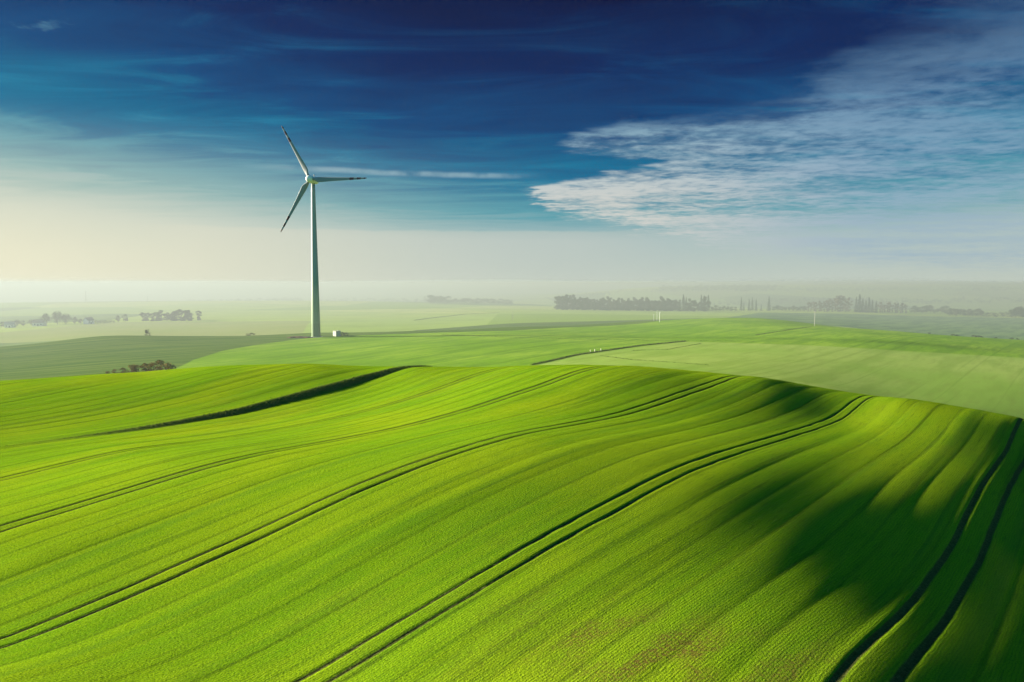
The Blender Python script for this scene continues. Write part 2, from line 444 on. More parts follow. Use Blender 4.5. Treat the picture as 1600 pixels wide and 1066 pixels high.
def build_ground():
    N = spread(-13000, 4000, -240, 34, .2, 1.045)
    V = spread(-400, 14000, 18, 262, .9, 1.035)
    nn, vv = np.meshgrid(N, V)
    x, y = CT * nn + ST * vv, -ST * nn + CT * vv
    # smooth part on a coarser set of columns, then cubic interpolation across
    Nc = spread(-13000, 4000, -240, 34, 2., 1.045)
    nc, vc = np.meshgrid(Nc, V)
    zc = smooth_height(CT * nc + ST * vc, -ST * nc + CT * vc)
    i = np.clip(np.searchsorted(Nc, N) - 1, 1, len(Nc) - 3)
    x0, x1, x2, x3 = Nc[i - 1], Nc[i], Nc[i + 1], Nc[i + 2]
    w0 = (N - x1) * (N - x2) * (N - x3) / ((x0 - x1) * (x0 - x2) * (x0 - x3)); w1 = (N - x0) * (N - x2) * (N - x3) / ((x1 - x0) * (x1 - x2) * (x1 - x3))
    w2 = (N - x0) * (N - x1) * (N - x3) / ((x2 - x0) * (x2 - x1) * (x2 - x3)); w3 = (N - x0) * (N - x1) * (N - x2) / ((x3 - x0) * (x3 - x1) * (x3 - x2))
    ok = (N > Nc[1]) & (N < Nc[-2])
    z = zc[:, i - 1] * w0 + zc[:, i] * w1 + zc[:, i + 1] * w2 + zc[:, i + 2] * w3
    z = np.where(ok[None], z, np.stack([np.interp(N, Nc, r) for r in zc]))
    z += detail(nn, vv, x, y)
    h, w = nn.shape
    me = bpy.data.meshes.new('ground')
    me.vertices.add(h * w); me.vertices.foreach_set('co', np.stack([x, y, z], -1).astype(np.float32).ravel())
    idx = np.arange(h * w).reshape(h, w)
    q = np.stack([idx[:-1, :-1], idx[:-1, 1:], idx[1:, 1:], idx[1:, :-1]], -1).reshape(-1, 4).astype(np.int32)
    me.loops.add(q.size); me.loops.foreach_set('vertex_index', q.ravel())
    me.polygons.add(len(q)); me.polygons.foreach_set('loop_start', np.arange(0, q.size, 4, dtype=np.int32))
    me.polygons.foreach_set('use_smooth', np.ones(len(q), bool))
    me.update(calc_edges=True)

    def attr(name, a):
        at = me.attributes.new(name, 'FLOAT', 'POINT'); at.data.foreach_set('value', np.ascontiguousarray(a, np.float32).ravel())
    ne = near_edge(x, y)
    attr('near', ne)
    attr('rut', rut_mask(nn, vv) * (ne > -5))
    # joins between drill passes, every 4 m
    ph = (nn + 14.4 + .25 * vnoise(vv / 20, nn * 0)) / 4.
    k = np.round(ph); st = LAT[(k.astype(int) * 7) & 255, 11] * .9 + .15
    attr('seam', (1 - sstep(np.abs(ph - k) * 4, .08, .34)) * st * (.6 + .4 * sstep(vnoise(vv / 25, k), -.3, .3)) * (ne > 0))
    vg = sstep(vnoise(nn / 9 + 3, vv / 20 + 3) + .6 * vnoise(nn / 2.5, vv / 5), .22, .5) * .5
    hot = np.exp(-(((x - 9) / 7) ** 2 + ((y - 49) / 6) ** 2)) + .7 * np.exp(-(((x - 20) / 7) ** 2 + ((y - 46) / 7) ** 2))
    attr('vigour', np.clip(vg * .35 + hot * sstep(vnoise(nn / 1.3, vv / 3.5) + .4 * vnoise(nn * 2, vv), -.25, .3), 0, 1) * (ne > 0))
    attr('hill', seg_dist(x, y, HILL)); attr('dark', seg_dist(x, y, DARK)); attr('tan', seg_dist(x, y, TAN)); attr('valley', seg_dist(x, y, VALLEY))
    dv = np.full(x.shape, 1e9)
    for (ax, ay), (bx, by) in zip(DITCH[:-1], DITCH[1:]):
        ex, ey = bx - ax, by - ay; t = np.clip(((x - ax) * ex + (y - ay) * ey) / (ex * ex + ey * ey), 0, 1)
        dv = np.minimum(dv, np.hypot(x - ax - t * ex, y - ay - t * ey))
    bd = BANK_N - nn
    vb = sstep(bd, -.6, .8) * (1 - sstep(bd, 2.4, 3.4)) * sstep(vv, 30, 60) * (1 - sstep(vv, 112, 132)) * (ne > -3)
    attr('verge', vb * .8); attr('ditch', dv)
    me.materials.append(ground_material())
    o = bpy.data.objects.new('ground', me); C.objects.link(o); o['kind'] = 'structure'
    o['label'] = 'rolling green crop fields with wheel tracks reaching the misty horizon'
    return o


build_ground()

# ------------------------------------------------------------------ haze over the whole land
def air(name, me, color, density, aniso, label):
    m, g = mat(name)
    pv = g.node('ShaderNodeVolumePrincipled')
    pv.inputs['Color'].default_value = (*color, 1); pv.inputs['Density'].default_value = density; pv.inputs['Anisotropy'].default_value = aniso
    o = g.node('ShaderNodeOutputMaterial'); g.l.new(pv.outputs[0], o.inputs['Volume'])
    me.materials.append(m)
    ob = bpy.data.objects.new(name, me); C.objects.link(ob); ob['kind'] = 'stuff'; ob['label'] = label


def build_haze():
    bm = bmesh.new(); bmesh.ops.create_cube(bm, size=1)
    for v in bm.verts:
        v.co.x = v.co.x * 30000; v.co.y = 6500 + v.co.y * 17000; v.co.z = -140 if v.co.z < 0 else 122
    me = bpy.data.meshes.new('haze'); bm.to_mesh(me)
    air('haze', me, (.30, .34, .38), .00004, .2, 'thin pale haze in the morning air')
    # the deeper mist that lies in the low ground: its top climbs with distance
    bm = bmesh.new(); prev = None; prof = [(140, -6), (200, 5), (260, 15), (350, 26), (500, 33), (700, 35.5), (1100, 39), (1700, 44), (2300, 53), (2700, 60), (5000, 62), (9000, 62), (13500, 66)]
    xs = np.linspace(-1, 1, 25)
    top = [[bm.verts.new((u * (1500 + y * 1.0), y, z + 2.5 * math.sin(u * 31 + y * .013))) for u in xs] for y, z in prof]
    bot = [[bm.verts.new((u * (1500 + y * 1.0), y, -130)) for u in xs] for y, z in prof]
    for i in range(len(prof) - 1):
        for j in range(24):
            bm.faces.new((top[i][j], top[i][j + 1], top[i + 1][j + 1], top[i + 1][j])); bm.faces.new((bot[i][j], bot[i + 1][j], bot[i + 1][j + 1], bot[i][j + 1]))
    for i in (0, len(prof) - 1):
        for j in range(24):
            f = (bot[i][j], bot[i][j + 1], top[i][j + 1], top[i][j]); bm.faces.new(f if i == 0 else f[::-1])
    for j in (0, 24):
        for i in range(len(prof) - 1):
            f = (bot[i + 1][j], bot[i][j], top[i][j], top[i + 1][j]); bm.faces.new(f if j == 0 else f[::-1])
    me = bpy.data.meshes.new('mist'); bm.to_mesh(me)
    air('mist', me, (.306, .346, .370), .00108, .2, 'pale morning mist lying over the far low fields')
build_haze()


# ------------------------------------------------------------------ helpers for things
def ground_z(x, y): return float(height(np.array([x]), np.array([y]))[0])


def spot(px, Y):
    x = (px - 800) / FPX * Y * 1.0026
    return Vector((x, Y, ground_z(x, Y)))


def simple(name, color, rough=.8, spec=.3, var=.15, scale=4.):
    m, g = mat(name)
    tc = g.node('ShaderNodeTexCoord').outputs['Object']
    c = g.mix(g.step(g.noise(tc, scale, 5, .65), .3, .7), tuple(v * (1 - var) for v in color), tuple(min(v * (1 + var), 1) for v in color))
    return finish(m, g, c, rough, spec)


def link(name, bm, mats, parent=None, smooth=False, bevel=0.):
    me = bpy.data.meshes.new(name)
    bmesh.ops.recalc_face_normals(bm, faces=bm.faces[:])
    if smooth:
        for f in bm.faces: f.smooth = True
    bm.to_mesh(me); bm.free()
    for m in (mats if isinstance(mats, (list, tuple)) else [mats]): me.materials.append(m)
    o = bpy.data.objects.new(name, me); C.objects.link(o)
    if parent: o.parent = parent
    if bevel:
        b = o.modifiers.new('bevel', 'BEVEL'); b.width = bevel; b.segments = 2
    return o


def tag(o, label, cat, group=None):
    o['label'] = label; o['category'] = cat
    if group: o['group'] = group
    return o


def empty(name, loc, rz=0.):
    o = bpy.data.objects.new(name, None); C.objects.link(o); o.location = loc; o.rotation_euler = (0, 0, rz)
    o.empty_display_size = .5
    return o


def box(bm, c, s, rz=0.):
    r = bmesh.ops.create_cube(bm, size=1, matrix=Matrix.Translation(c) @ Matrix.Rotation(rz, 4, 'Z') @ Matrix.Diagonal((*s, 1)))
    return r['verts']


def rings(bm, sections, close=True):
    """skin a list of closed rings of points"""
    vs_ = [[bm.verts.new(p) for p in ring] for ring in sections]
    for a, b in zip(vs_[:-1], vs_[1:]):
        for i in range(len(a)):
            j = (i + 1) % len(a); bm.faces.new((a[i], a[j], b[j], b[i]))
    if close:
        bm.faces.new(vs_[0][::-1]); bm.faces.new(vs_[-1])
    return vs_


def circle(r, z, k=32, c=(0, 0)): return [(c[0] + r * math.cos(2 * math.pi * i / k), c[1] + r * math.sin(2 * math.pi * i / k), z) for i in range(k)]


# ------------------------------------------------------------------ wind turbine
def build_turbine():
    base = spot(494, 388)
    t = tag(empty('wind_turbine', base), 'tall white three bladed wind turbine with red banded blade tips and green tower foot', 'wind turbine')
    H = 84.6
    # tower with the green rings that pale upwards
    m, g = mat('tower_paint')
    sp = g.node('ShaderNodeSeparateXYZ'); g.l.new(g.node('ShaderNodeTexCoord').outputs['Object'], sp.inputs[0])
    white = (.28, .295, .30)
    c = g.ramp(g.mul(sp.outputs[2], 1 / 40), [(0, (.10, .18, .06)), (.185, (.11, .19, .07)), (.19, (.14, .23, .10)), (.42, (.18, .26, .15)), (.68, (.25, .29, .24)), (.9, white)], 'LINEAR')
    gr = g.noise(g.xyz(g.mul(sp.outputs[0], 2.), g.mul(sp.outputs[1], 2.), g.mul(sp.outputs[2], .12)), 1., 5, .6)
    c = g.mix(g.step(gr, .5, .8, 0, .25), c, (.42, .42, .36))
    tower_m = finish(m, g, c, .45, .4)
    white_m = simple('nacelle_white', (.76, .76, .73), .4, .4, .05, .6)
    bm = bmesh.new()
    prof = [(2.45 - 1.45 * (z / 83.2) , z) for z in (-1.2, 0, 3, 7, 11, 15, 20, 25, 30, 36, 42, 48, 54, 60, 66, 72, 78, 83.2)]
    sec = []
    for (r0, z0), (r1, z1) in zip(prof[:-1], prof[1:]):
        sec.append(circle(r0, z0, 40))
    sec.append(circle(*prof[-1], 40))
    rings(bm, sec); tw = link('tower', bm, tower_m, t, True)
    bm = bmesh.new(); rings(bm, [circle(3.6, -1.6, 40), circle(3.6, .12, 40), circle(3.45, .2, 40)])
    link('foundation', bm, simple('concrete', (.36, .35, .32), .9, .2), t)
    # nacelle axis
    a = Vector((-.2, -.98, .03)).normalized()
    q = a.to_track_quat('Z', 'Y'); M = Matrix.Translation((0, 0, H)) @ q.to_matrix().to_4x4()
    bm = bmesh.new()
    rings(bm, [[M @ Vector(p) for p in circle(r, z, 28)] for r, z in [(.25, -5.2), (.8, -5.0), (1.25, -4.3), (1.6, -3.0), (1.85, -1.2), (2.0, .6), (2.02, 1.9), (1.95, 2.5), (1.5, 2.7)]])
    link('nacelle', bm, white_m, t, True)
    bm = bmesh.new()
    rings(bm, [[M @ Vector(p) for p in circle(r, z, 28)] for r, z in [(1.5, 2.8), (1.92, 2.9), (1.95, 3.8), (1.82, 4.7), (1.5, 5.4), (1.0, 5.95), (.5, 6.2), (.1, 6.26)]])
    hub = link('spinner', bm, white_m, t, True)
    bm = bmesh.new(); rings(bm, [circle(.16, H + 1.7, 10, (.3, 1.2)), circle(.16, H + 2.7, 10, (.3, 1.2)), circle(.28, H + 2.75, 10, (.3, 1.2)), circle(.28, H + 3.15, 10, (.3, 1.2))])
    link('warning_lamp', bm, simple('lamp_grey', (.22, .2, .2), .5), t)
    # blades
    m, g = mat('blade_paint')
    sp = g.node('ShaderNodeSeparateXYZ'); g.l.new(g.node('ShaderNodeTexCoord').outputs['Object'], sp.inputs[0])
    w, rd = (.20, .21, .22), (.07, .008, .008)
    blade_m = finish(m, g, g.ramp(g.mul(sp.outputs[2], 1 / 33), [(0, w), (.69, rd), (.765, w), (.82, rd), (.885, w), (.935, rd)], 'CONSTANT'), .45, .4)
    bm = bmesh.new(); sec = []
    for r, ch, th, tw_ in [(1.2, 1.5, 1.5, 40), (2.4, 1.55, 1.45, 36), (3.6, 2.3, 1.15, 28), (5.0, 2.95, .95, 21), (7, 2.85, .75, 16), (11, 2.35, .52, 11), (16, 1.9, .38, 7), (22, 1.45, .26, 4), (28, 1.08, .17, 2), (31, .82, .12, 1), (32.2, .5, .08, 1), (32.7, .14, .04, 1)]:
        k = 18; ring = []
        rd_ = min(max((r - 2.4) / 2.6, 0), 1)
        for i in range(k):
            an = 2 * math.pi * i / k; cx, cy = math.cos(an), math.sin(an)
            air_ = cy * (1 - .62 * (-cx * .5 + .5) * rd_)
            x_ = cx * ch * .5 - ch * .14 * rd_; y_ = air_ * th * .5
            ct, st = math.cos(R(-tw_ * .6 - 3)), math.sin(R(-tw_ * .6 - 3))
            ring.append((x_ * ct - y_ * st, x_ * st + y_ * ct + .0006 * r * r, r))
        sec.append(ring)
    rings(bm, sec); b0 = link('blade', bm, blade_m, t, True)
    right = Vector((-a.y, a.x, 0)).normalized(); up = a.cross(right) * -1
    if up.z < 0: up = -up
    for i, dg in enumerate((-1, 119, 239)):
        o = b0 if i == 0 else b0.copy()
        if i: C.objects.link(o); o.parent = t
        z_ = right * math.cos(R(dg)) + up * math.sin(R(dg)); y_ = a; x_ = y_.cross(z_)
        o.matrix_local = Matrix.Translation(Vector((0, 0, H)) + a * 3.6) @ Matrix((x_, y_, z_)).transposed().to_4x4()


build_turbine()


def build_kiosk():
    p = spot(526.5, 391)
    k = tag(empty('transformer_kiosk', p, R(-50)), 'small pale flat roofed transformer hut standing right of the wind turbine foot', 'hut')
    wall = simple('kiosk_render', (.36, .37, .28), .85, .2, .08, 1.)
    bm = bmesh.new(); box(bm, (0, 0, 1.2), (3.9, 2.8, 3.0)); link('body', bm, wall, k, bevel=.03)
    bm = bmesh.new(); box(bm, (0, 0, 2.8), (4.2, 3.1, .2)); box(bm, (.9, .3, 3.05), (.5, .5, .32)); link('roof', bm, simple('roof_felt', (.30, .31, .27), .9), k, bevel=.03)
    dm = simple('door_grey_green', (.40, .44, .36), .6)
    for x in (-.95, .95):
        bm = bmesh.new(); box(bm, (x, -1.42, 1.25), (1.3, .06, 2.1))
        for j in range(6): box(bm, (x, -1.47, .6 + j * .13), (.9, .04, .05))
        d = link('door', bm, dm, k)
        bm = bmesh.new(); box(bm, (x + .5, -1.5, 1.3), (.06, .08, .25)); link('handle', bm, simple('handle_dark', (.05, .05, .05), .5), d)


build_kiosk()


# ------------------------------------------------------------------ plants and trees
def foliage(name, ca, cb):
    m, g = mat(name)
    rnd = g.node('ShaderNodeObjectInfo').outputs['Random']
    tc = g.node('ShaderNodeTexCoord').outputs['Object']
    c = g.mix(g.step(g.noise(tc, .9, 4, .6), .3, .7), ca, cb)
    c = g.mix(g.mul(rnd, .7), c, tuple(v * .6 for v in ca))
    return finish(m, g, c, .9, .05)


bark = simple('bark', (.085, .065, .05), .95, .1)
leaf_green = foliage('leaves_green', (.018, .030, .010), (.042, .056, .02))
leaf_olive = foliage('leaves_olive', (.030, .034, .014), (.062, .062, .026))
leaf_dark = foliage('needles_dark', (.022, .042, .024), (.045, .066, .034))
leaf_brown = foliage('twigs_brown', (.10, .060, .035), (.15, .10, .055))
leaf_rust = foliage('bush_rust', (.20, .13, .028), (.30, .21, .045))


def leafcard(bm, c, s, rnd, mi):
    n = Vector((rnd.gauss(0, 1), rnd.gauss(0, 1), rnd.gauss(0, 1))).normalized()
    u = n.orthogonal().normalized(); v = n.cross(u)
    an = rnd.random() * 6.28; u, v = u * math.cos(an) + v * math.sin(an), v * math.cos(an) - u * math.sin(an)
    w = rnd.uniform(.5, .9)
    f = bm.faces.new([bm.verts.new(c + p) for p in (u * s, v * s * w, u * -s, v * -s * w)]); f.material_index = mi


def limb(bm, p, q, r0, r1, k=6):
    d = (q - p).normalized(); u = d.orthogonal().normalized(); v = d.cross(u)
    rings(bm, [[pp + (u * math.cos(6.2832 * i / k) + v * math.sin(6.2832 * i / k)) * rr for i in range(k)] for pp, rr in ((p, r0), (q, r1))])


def tree_mesh(name, seed, H, Wd, kind, leafm, count=900):
    rnd = random.Random(seed); bm = bmesh.new()
    if kind == 'conifer':
        limb(bm, Vector((0, 0, -1)), Vector((0, 0, H * .96)), H * .018 + .05, .03)
        for i in range(count):
            h = rnd.random() ** 1.25; z = H * (.06 + .93 * h); rr = Wd * .5 * (1 - h) ** .85 * (rnd.random() ** .45) * (.75 + .35 * math.sin(z * 4.1))
            an = rnd.random() * 6.283
            leafcard(bm, Vector((rr * math.cos(an), rr * math.sin(an), z - rr * .25)), H * .022 * rnd.uniform(.6, 1.3), rnd, 1)
    else:
        th = H * (.42 if kind == 'round' else .5)
        limb(bm, Vector((0, 0, -1)), Vector((rnd.uniform(-.3, .3), 0, th)), H * .02 + .07, H * .012, 7)
        lo = {'round': .22, 'tall': .04, 'bush': .0}[kind]
        cl = []
        for i in range({'round': 17, 'tall': 15, 'bush': 12}[kind]):
            h = rnd.random(); an = rnd.random() * 6.283
            prof = math.sin(math.pi * min(max(h * .92 + .08, 0), 1)) ** .6
            rr = Wd * .5 * prof * rnd.uniform(.25, .82)
            cl.append((Vector((rr * math.cos(an), rr * math.sin(an), H * (lo + (.97 - lo) * h * .93))), Wd * rnd.uniform(.11, .21)))
        for c, r in cl[:9 if kind != 'bush' else 4]:
            limb(bm, Vector((0, 0, min(th * rnd.uniform(.5, 1), c.z * .8))), c, H * .008 + .03, .03, 4)
        for i in range(count):
            c, r = cl[i % len(cl)]
            d = Vector((rnd.gauss(0, 1), rnd.gauss(0, 1), rnd.gauss(0, .8))).normalized() * r * rnd.random() ** .35
            p = c + d
            if p.z < .15: p.z = abs(p.z) + .1
            leafcard(bm, p, (H * .025 + .05) * rnd.uniform(.6, 1.4), rnd, 1)
    me = bpy.data.meshes.new(name); bm.to_mesh(me); bm.free()
    me.materials.append(bark); me.materials.append(leafm)
    return me


MESH = {
    'round': [tree_mesh('round_tree', 10 + i, 10, 10.5, 'round', [leaf_green, leaf_olive, leaf_green][i]) for i in range(3)],
    'tall': [tree_mesh('tall_tree', 20 + i, 20, 10, 'tall', [leaf_olive, leaf_green, leaf_olive][i], 1300) for i in range(3)],
    'bare': [tree_mesh('tall_tree', 26 + i, 20, 8, 'tall', leaf_brown, 420) for i in range(2)],
    'conifer': [tree_mesh('conifer', 30 + i, 20, 6.0 + i, 'conifer', leaf_dark) for i in range(2)],
    'bush': [tree_mesh('bush', 40 + i, 3, 4.2, 'bush', [leaf_green, leaf_olive][i], 500) for i in range(2)],
    'rust': [tree_mesh('bush', 50 + i, 3, 3.8, 'bush', leaf_rust, 650) for i in range(2)],
}
NAT = {'round': 10, 'tall': 20, 'bare': 20, 'conifer': 20, 'bush': 3, 'rust': 3}
rr = random.Random(5)


def plant(kind, px, Y, hpx, label, group, name=None, wide=1., cat=None):
    p = spot(px, Y); hgt = hpx * Y / FPX * (rr.uniform(.78, 1.12) if group and kind in ('tall', 'bare', 'conifer') else 1)
    o = bpy.data.objects.new(name or {'round': 'round_tree', 'tall': 'tall_tree', 'bare': 'tall_tree', 'conifer': 'conifer', 'bush': 'bush', 'rust': 'bush'}[kind], rr.choice(MESH[kind]))
    C.objects.link(o); o.location = p - Vector((0, 0, .1)); s = hgt / NAT[kind]
    o.scale = (s * wide, s * wide, s); o.rotation_euler = (0, 0, rr.uniform(0, 6.28))
    return tag(o, label, cat or ('bush' if kind in ('bush', 'rust') else 'tree'), group)


# brown bushes in the dip at the edge of the near field, left
for px, h, w in [(166, 5, 1.2), (178, 6, 1.2), (190, 8, 1.1), (203, 11, 1.), (214, 12, 1.1), (226, 13, 1.), (238, 14, 1.), (249, 16, 1.), (258, 14, .9)]:
    plant('rust', px, 238 + rr.uniform(-3, 5), h, 'rusty brown bush in the clump below the dark green field', 'brown bushes in the dip', wide=w * 1.5)
plant('bush', 268, 241, 9, 'low grey green bush at the right end of the brown clump', None)
plant('bush', 230, 428, 11, 'lone pale bush on the far brow of the dark green field', None)
plant('bush', 391, 417, 5, 'low dark bush flat on the brow left of the turbine', None, wide=2.4)
plant('bush', 534, 391, 7, 'dark bush against the right side of the transformer hut', None, wide=1.2)
plant('bush', 541, 392, 6, 'smaller dark bush second to the right of the transformer hut', None, wide=1.2)
# gardens of the hamlet, far left
G1 = 'garden trees round the far left cottages'
for px, Y, h, w in [(4, 745, 9, 1.2), (28, 760, 11, 1.1), (38, 765, 9, 1.2), (50, 770, 10, 1.1), (118, 790, 11, 1.2), (127, 790, 8, 1.3), (-12, 745, 12, 1.2)]:
    plant('round', px, Y, h, 'small hazy garden tree between the far left cottages', G1, wide=w)
plant('round', 72, 775, 18, 'broad rounded tree, leftmost of the three big ones by the cottages', None, wide=1.25)
plant('round', 91, 785, 21, 'tallest rounded tree in the middle of three by the cottages', None, wide=1.1)
plant('round', 104, 785, 17, 'rounded tree, right one of the three big ones by the cottages', None, wide=1.2)
for px in range(146, 180, 5):
    plant('bush', px, 800 + rr.uniform(-6, 6), rr.uniform(4, 6), 'low hedge bush right of the last far left cottage', 'hedge beside the cottages', wide=1.4)
plant('round', 186, 812, 11, 'left tree of the close pair between cottages and tree row', None, wide=1.)
plant('round', 197, 815, 13, 'right tree of the close pair between cottages and tree row', None, wide=1.)
for px, h in [(225, 17), (232, 18), (239, 17), (246, 18), (254, 18), (262, 17), (269, 17), (277, 18), (284, 18), (290, 22), (296, 18)]:
    plant('tall', px, 835 + rr.uniform(-8, 12), h, 'tall tree in the dense short row left of the turbine', 'short tree row beyond the pale field', wide=2.)
plant('tall', 312, 850, 17, 'single tree just off the right end of the short row', None, wide=1.5)
# the wood right of centre
G2 = 'trees of the hazy wood right of centre'
for px in range(872, 1060, 4):
    for row in range(2):
        plant('tall', px + rr.uniform(-2, 2), 1165 + row * 60 + rr.uniform(-20, 20), rr.uniform(17, 23) * (1.15 if px < 895 else 1), 'hazy leafy tree in the long wood behind the white poles', G2, wide=1.3)
for px in range(1062, 1108, 4):
    plant(rr.choice(['conifer', 'conifer', 'tall']), px + rr.uniform(-1.5, 1.5), 1130 + rr.uniform(-20, 40), rr.uniform(18, 26), 'dark hazy tree at the right end of the long wood', 'dark trees ending the wood', wide=1.3)
for px in range(1112, 1150, 6):
    plant('round', px, 1160 + rr.uniform(-20, 20), rr.uniform(6, 10), 'low faint tree in the gap right of the long wood', 'low trees in the gap', wide=1.3)
for px, h in [(1157, 22), (1161, 16), (1169, 20), (1174, 21), (1180, 18), (1188, 13)]:
    plant('conifer', px, 1220 + rr.uniform(-15, 15), h, 'slender conifer in the small hazy clump above the hilltop', 'slender conifers above the hilltop')
plant('conifer', 1200, 1215, 23, 'lone slender conifer right of the small clump above the hilltop', None, wide=1.2)
for px in range(1208, 1260, 6):
    plant('round', px, 1230 + rr.uniform(-15, 15), rr.uniform(6, 9), 'low hedge tree between the lone conifer and the brown trees', 'low trees before the brown group', wide=1.4)
for px in list(range(1262, 1302, 4)):
    plant('bare', px, 1240 + rr.uniform(-25, 25), rr.uniform(19, 24), 'tall thin brownish tree left of the dark conifers', 'brownish trees left of the conifers', wide=1.1)
for px in range(1303, 1326, 4):
    plant('bare', px, 1250 + rr.uniform(-25, 25), rr.uniform(22, 28), 'tallest brownish tree touching the dark conifers', 'tallest brownish trees', wide=1.1)
for px, h in [(1336, 22), (1341, 27), (1346, 26), (1351, 23), (1356, 24), (1361, 21), (1367, 20)]:
    plant('conifer', px, 1235 + rr.uniform(-15, 15), h, 'dark pointed conifer in the tight clump on the right', 'dark conifer clump on the right', wide=1.35)
for px in range(1373, 1416, 4):
    plant('bare', px, 1255 + rr.uniform(-25, 25), rr.uniform(16, 20), 'pale brown tree right of the dark conifer clump', 'pale brown trees right of the conifers', wide=1.2)
for px in range(1422, 1478, 6):
    plant('round', px, 1240 + rr.uniform(-30, 30), rr.uniform(7, 13), 'faint rounded tree trailing off right of the pale brown trees', 'faint trees trailing off', wide=1.3)
for px in range(1482, 1534, 5):
    plant('round', px, 1120 + rr.uniform(-30, 30), rr.uniform(9, 14), 'dark low tree in the valley clump at right', 'low trees in the right valley', wide=1.3)
for px in range(1540, 1578, 7):
    plant('bush', px, 1120 + rr.uniform(-30, 30), rr.uniform(6, 8), 'low shrub joining the two valley tree clumps', 'shrubs between the valley clumps', wide=1.3)
for px in range(1580, 1640, 5):
    plant('round', px, 1060 + rr.uniform(-30, 30), rr.uniform(14, 18), 'dark round tree at the right edge of the view', 'trees at the right edge', wide=1.3)
for px in range(672, 702, 4):
    plant('round', px, 1560 + rr.uniform(-30, 30), rr.uniform(10, 14), 'dim misty tree in the first clump right of the turbine', 'misty clump right of the turbine', wide=1.4)
for px in range(708, 800, 5):
    plant('round', px, 1640 + rr.uniform(-40, 40), rr.uniform(6, 10), 'very faint tree in the misty line right of the turbine', 'misty tree line right of the turbine', wide=1.6)
# scrub on the right hand edge of the hill
for px, h in [(1452, 3), (1490, 4), (1496, 3.2), (1521, 4.5), (1528, 4), (1534, 3.4), (1556, 3), (1580, 3.6), (1590, 3.2)]:
    plant('bush', px, 437 - (px - 1440) * .15, h, 'tiny scrub bush on the right edge of the hill', 'scrub on the hill edge', wide=1.5)


def build_far_woods():
    rnd = random.Random(3); bm = bmesh.new()
    for px0, px1, Y, h0, h1, st in [(1030, 1210, 2400, 5, 7.5, 2.2), (1215, 1700, 2400, 2, 5, 3), (800, 1030, 2400, 2, 4, 3), (300, 480, 2300, 5, 9, 4), (500, 670, 2250, 4, 8, 4), (-100, 300, 2350, 3, 7, 5),
                                    (1200, 1640, 2050, 3, 7, 5), (880, 1200, 2000, 3, 6, 5)]:
        px = px0
        while px < px1:
            p = spot(px, Y + rnd.uniform(-50, 50)); h = rnd.uniform(h0, h1) * Y / FPX; w = h * rnd.uniform(.5, .9)
            for j in range(26):
                z = h * rnd.random(); s = w * (1 - .5 * z / h)
                leafcard(bm, p + Vector((rnd.gauss(0, .4) * s, rnd.gauss(0, .4) * s, z)), h * .16, rnd, 0)
            px += st * rnd.uniform(.5, 1.5)
    o = link('far_woods', bm, leaf_green); o['kind'] = 'stuff'; o['label'] = 'faint blue woods along the misty horizon'


build_far_woods()


def build_rough_grass(name, label, line, width, hgt, dens, seed, leafm, taper=False):
    """a strip of uncut tufts: many narrow blades"""
    rnd = random.Random(seed); P = []
    for a, b in zip(line[:-1], line[1:]):
        a, b = Vector((*a, 0)), Vector((*b, 0)); L = (b - a).length; d = (b - a) / L; nrm = Vector((-d.y, d.x, 0))
        for i in range(int(L * dens)):
            q = a + d * rnd.random() * L + nrm * rnd.gauss(0, width * .35); P.append((q.x, q.y))
    P = np.array(P); Z = height(P[:, 0], P[:, 1]); bm = bmesh.new()
    for (x, y), z in zip(P, Z):
        h = hgt * rnd.uniform(.3, 1.3) * (min(1., .35 + max(0., y - 118) / 40) if taper else 1); an = rnd.random() * 3.1416; dx, dy = math.cos(an) * h * .22, math.sin(an) * h * .22
        lx, ly = rnd.gauss(0, .25) * h, rnd.gauss(0, .25) * h
        bm.faces.new([bm.verts.new(p) for p in ((x - dx, y - dy, z - .05), (x + dx, y + dy, z - .05), (x + lx + dx * .3, y + ly + dy * .3, z + h), (x + lx - dx * .4, y + ly - dy * .4, z + h * .9))])
    o = link(name, bm, leafm); o['kind'] = 'stuff'; o['label'] = label


verge_m = foliage('rough_grass', (.08, .13, .025), (.14, .185, .04))
def on_ground(px, py):
    cx, cy = (px - 800) / FPX, (533 - py) / FPX
    d = np.array([cx, CP + cy * SP, -SP + cy * CP]); t = np.arange(190, 2500, .5)
    P = np.array([0, 0, CAM_Z]) + t[:, None] * d
    k = int(np.argmax(P[:, 2] < smooth_height(P[:, 0], P[:, 1])))
    return float(P[k, 0]), float(P[k, 1])


for i, (line, w_, lb) in enumerate([
        ([(690, 523.5), (800, 527.5), (900, 530), (1050, 532.5), (1180, 534)], .5, 'thin dark grass line running across the crest of the middle hill'),
        ([(938, 556), (990, 563), (1108, 571)], .4, 'thin dark grass line running down from the marker posts'),
        ([(985, 548), (1042, 546.5), (1095, 537)], .5, 'faint dark grass line right of the ditch'),
        ([(1180, 524), (1225, 517), (1268, 511)], .8, 'dark grass line climbing to the lone pale pole'),
        ([(647, 501), (690, 495.5), (727, 491), (780, 489)], 2.2, 'dark grass line across the pale field right of the turbine')]):
    build_rough_grass('rough_grass', lb, [on_ground(*q) for q in line], w_, .16 + .2 * w_, 16, 60 + i, verge_m)
build_rough_grass('rough_grass', 'dark uncut grass along the small ditch on the middle hill', DITCH, 1.1, .42, 40, 1, verge_m)
bl = [(CT * (BANK_N - 1.4) + ST * v, -ST * (BANK_N - 1.4) + CT * v) for v in range(18, 132, 3)]
build_rough_grass('rough_grass', 'dark uncut grass on the long bank across the near field', bl, 1.7, .26, 90, 2, verge_m, True)


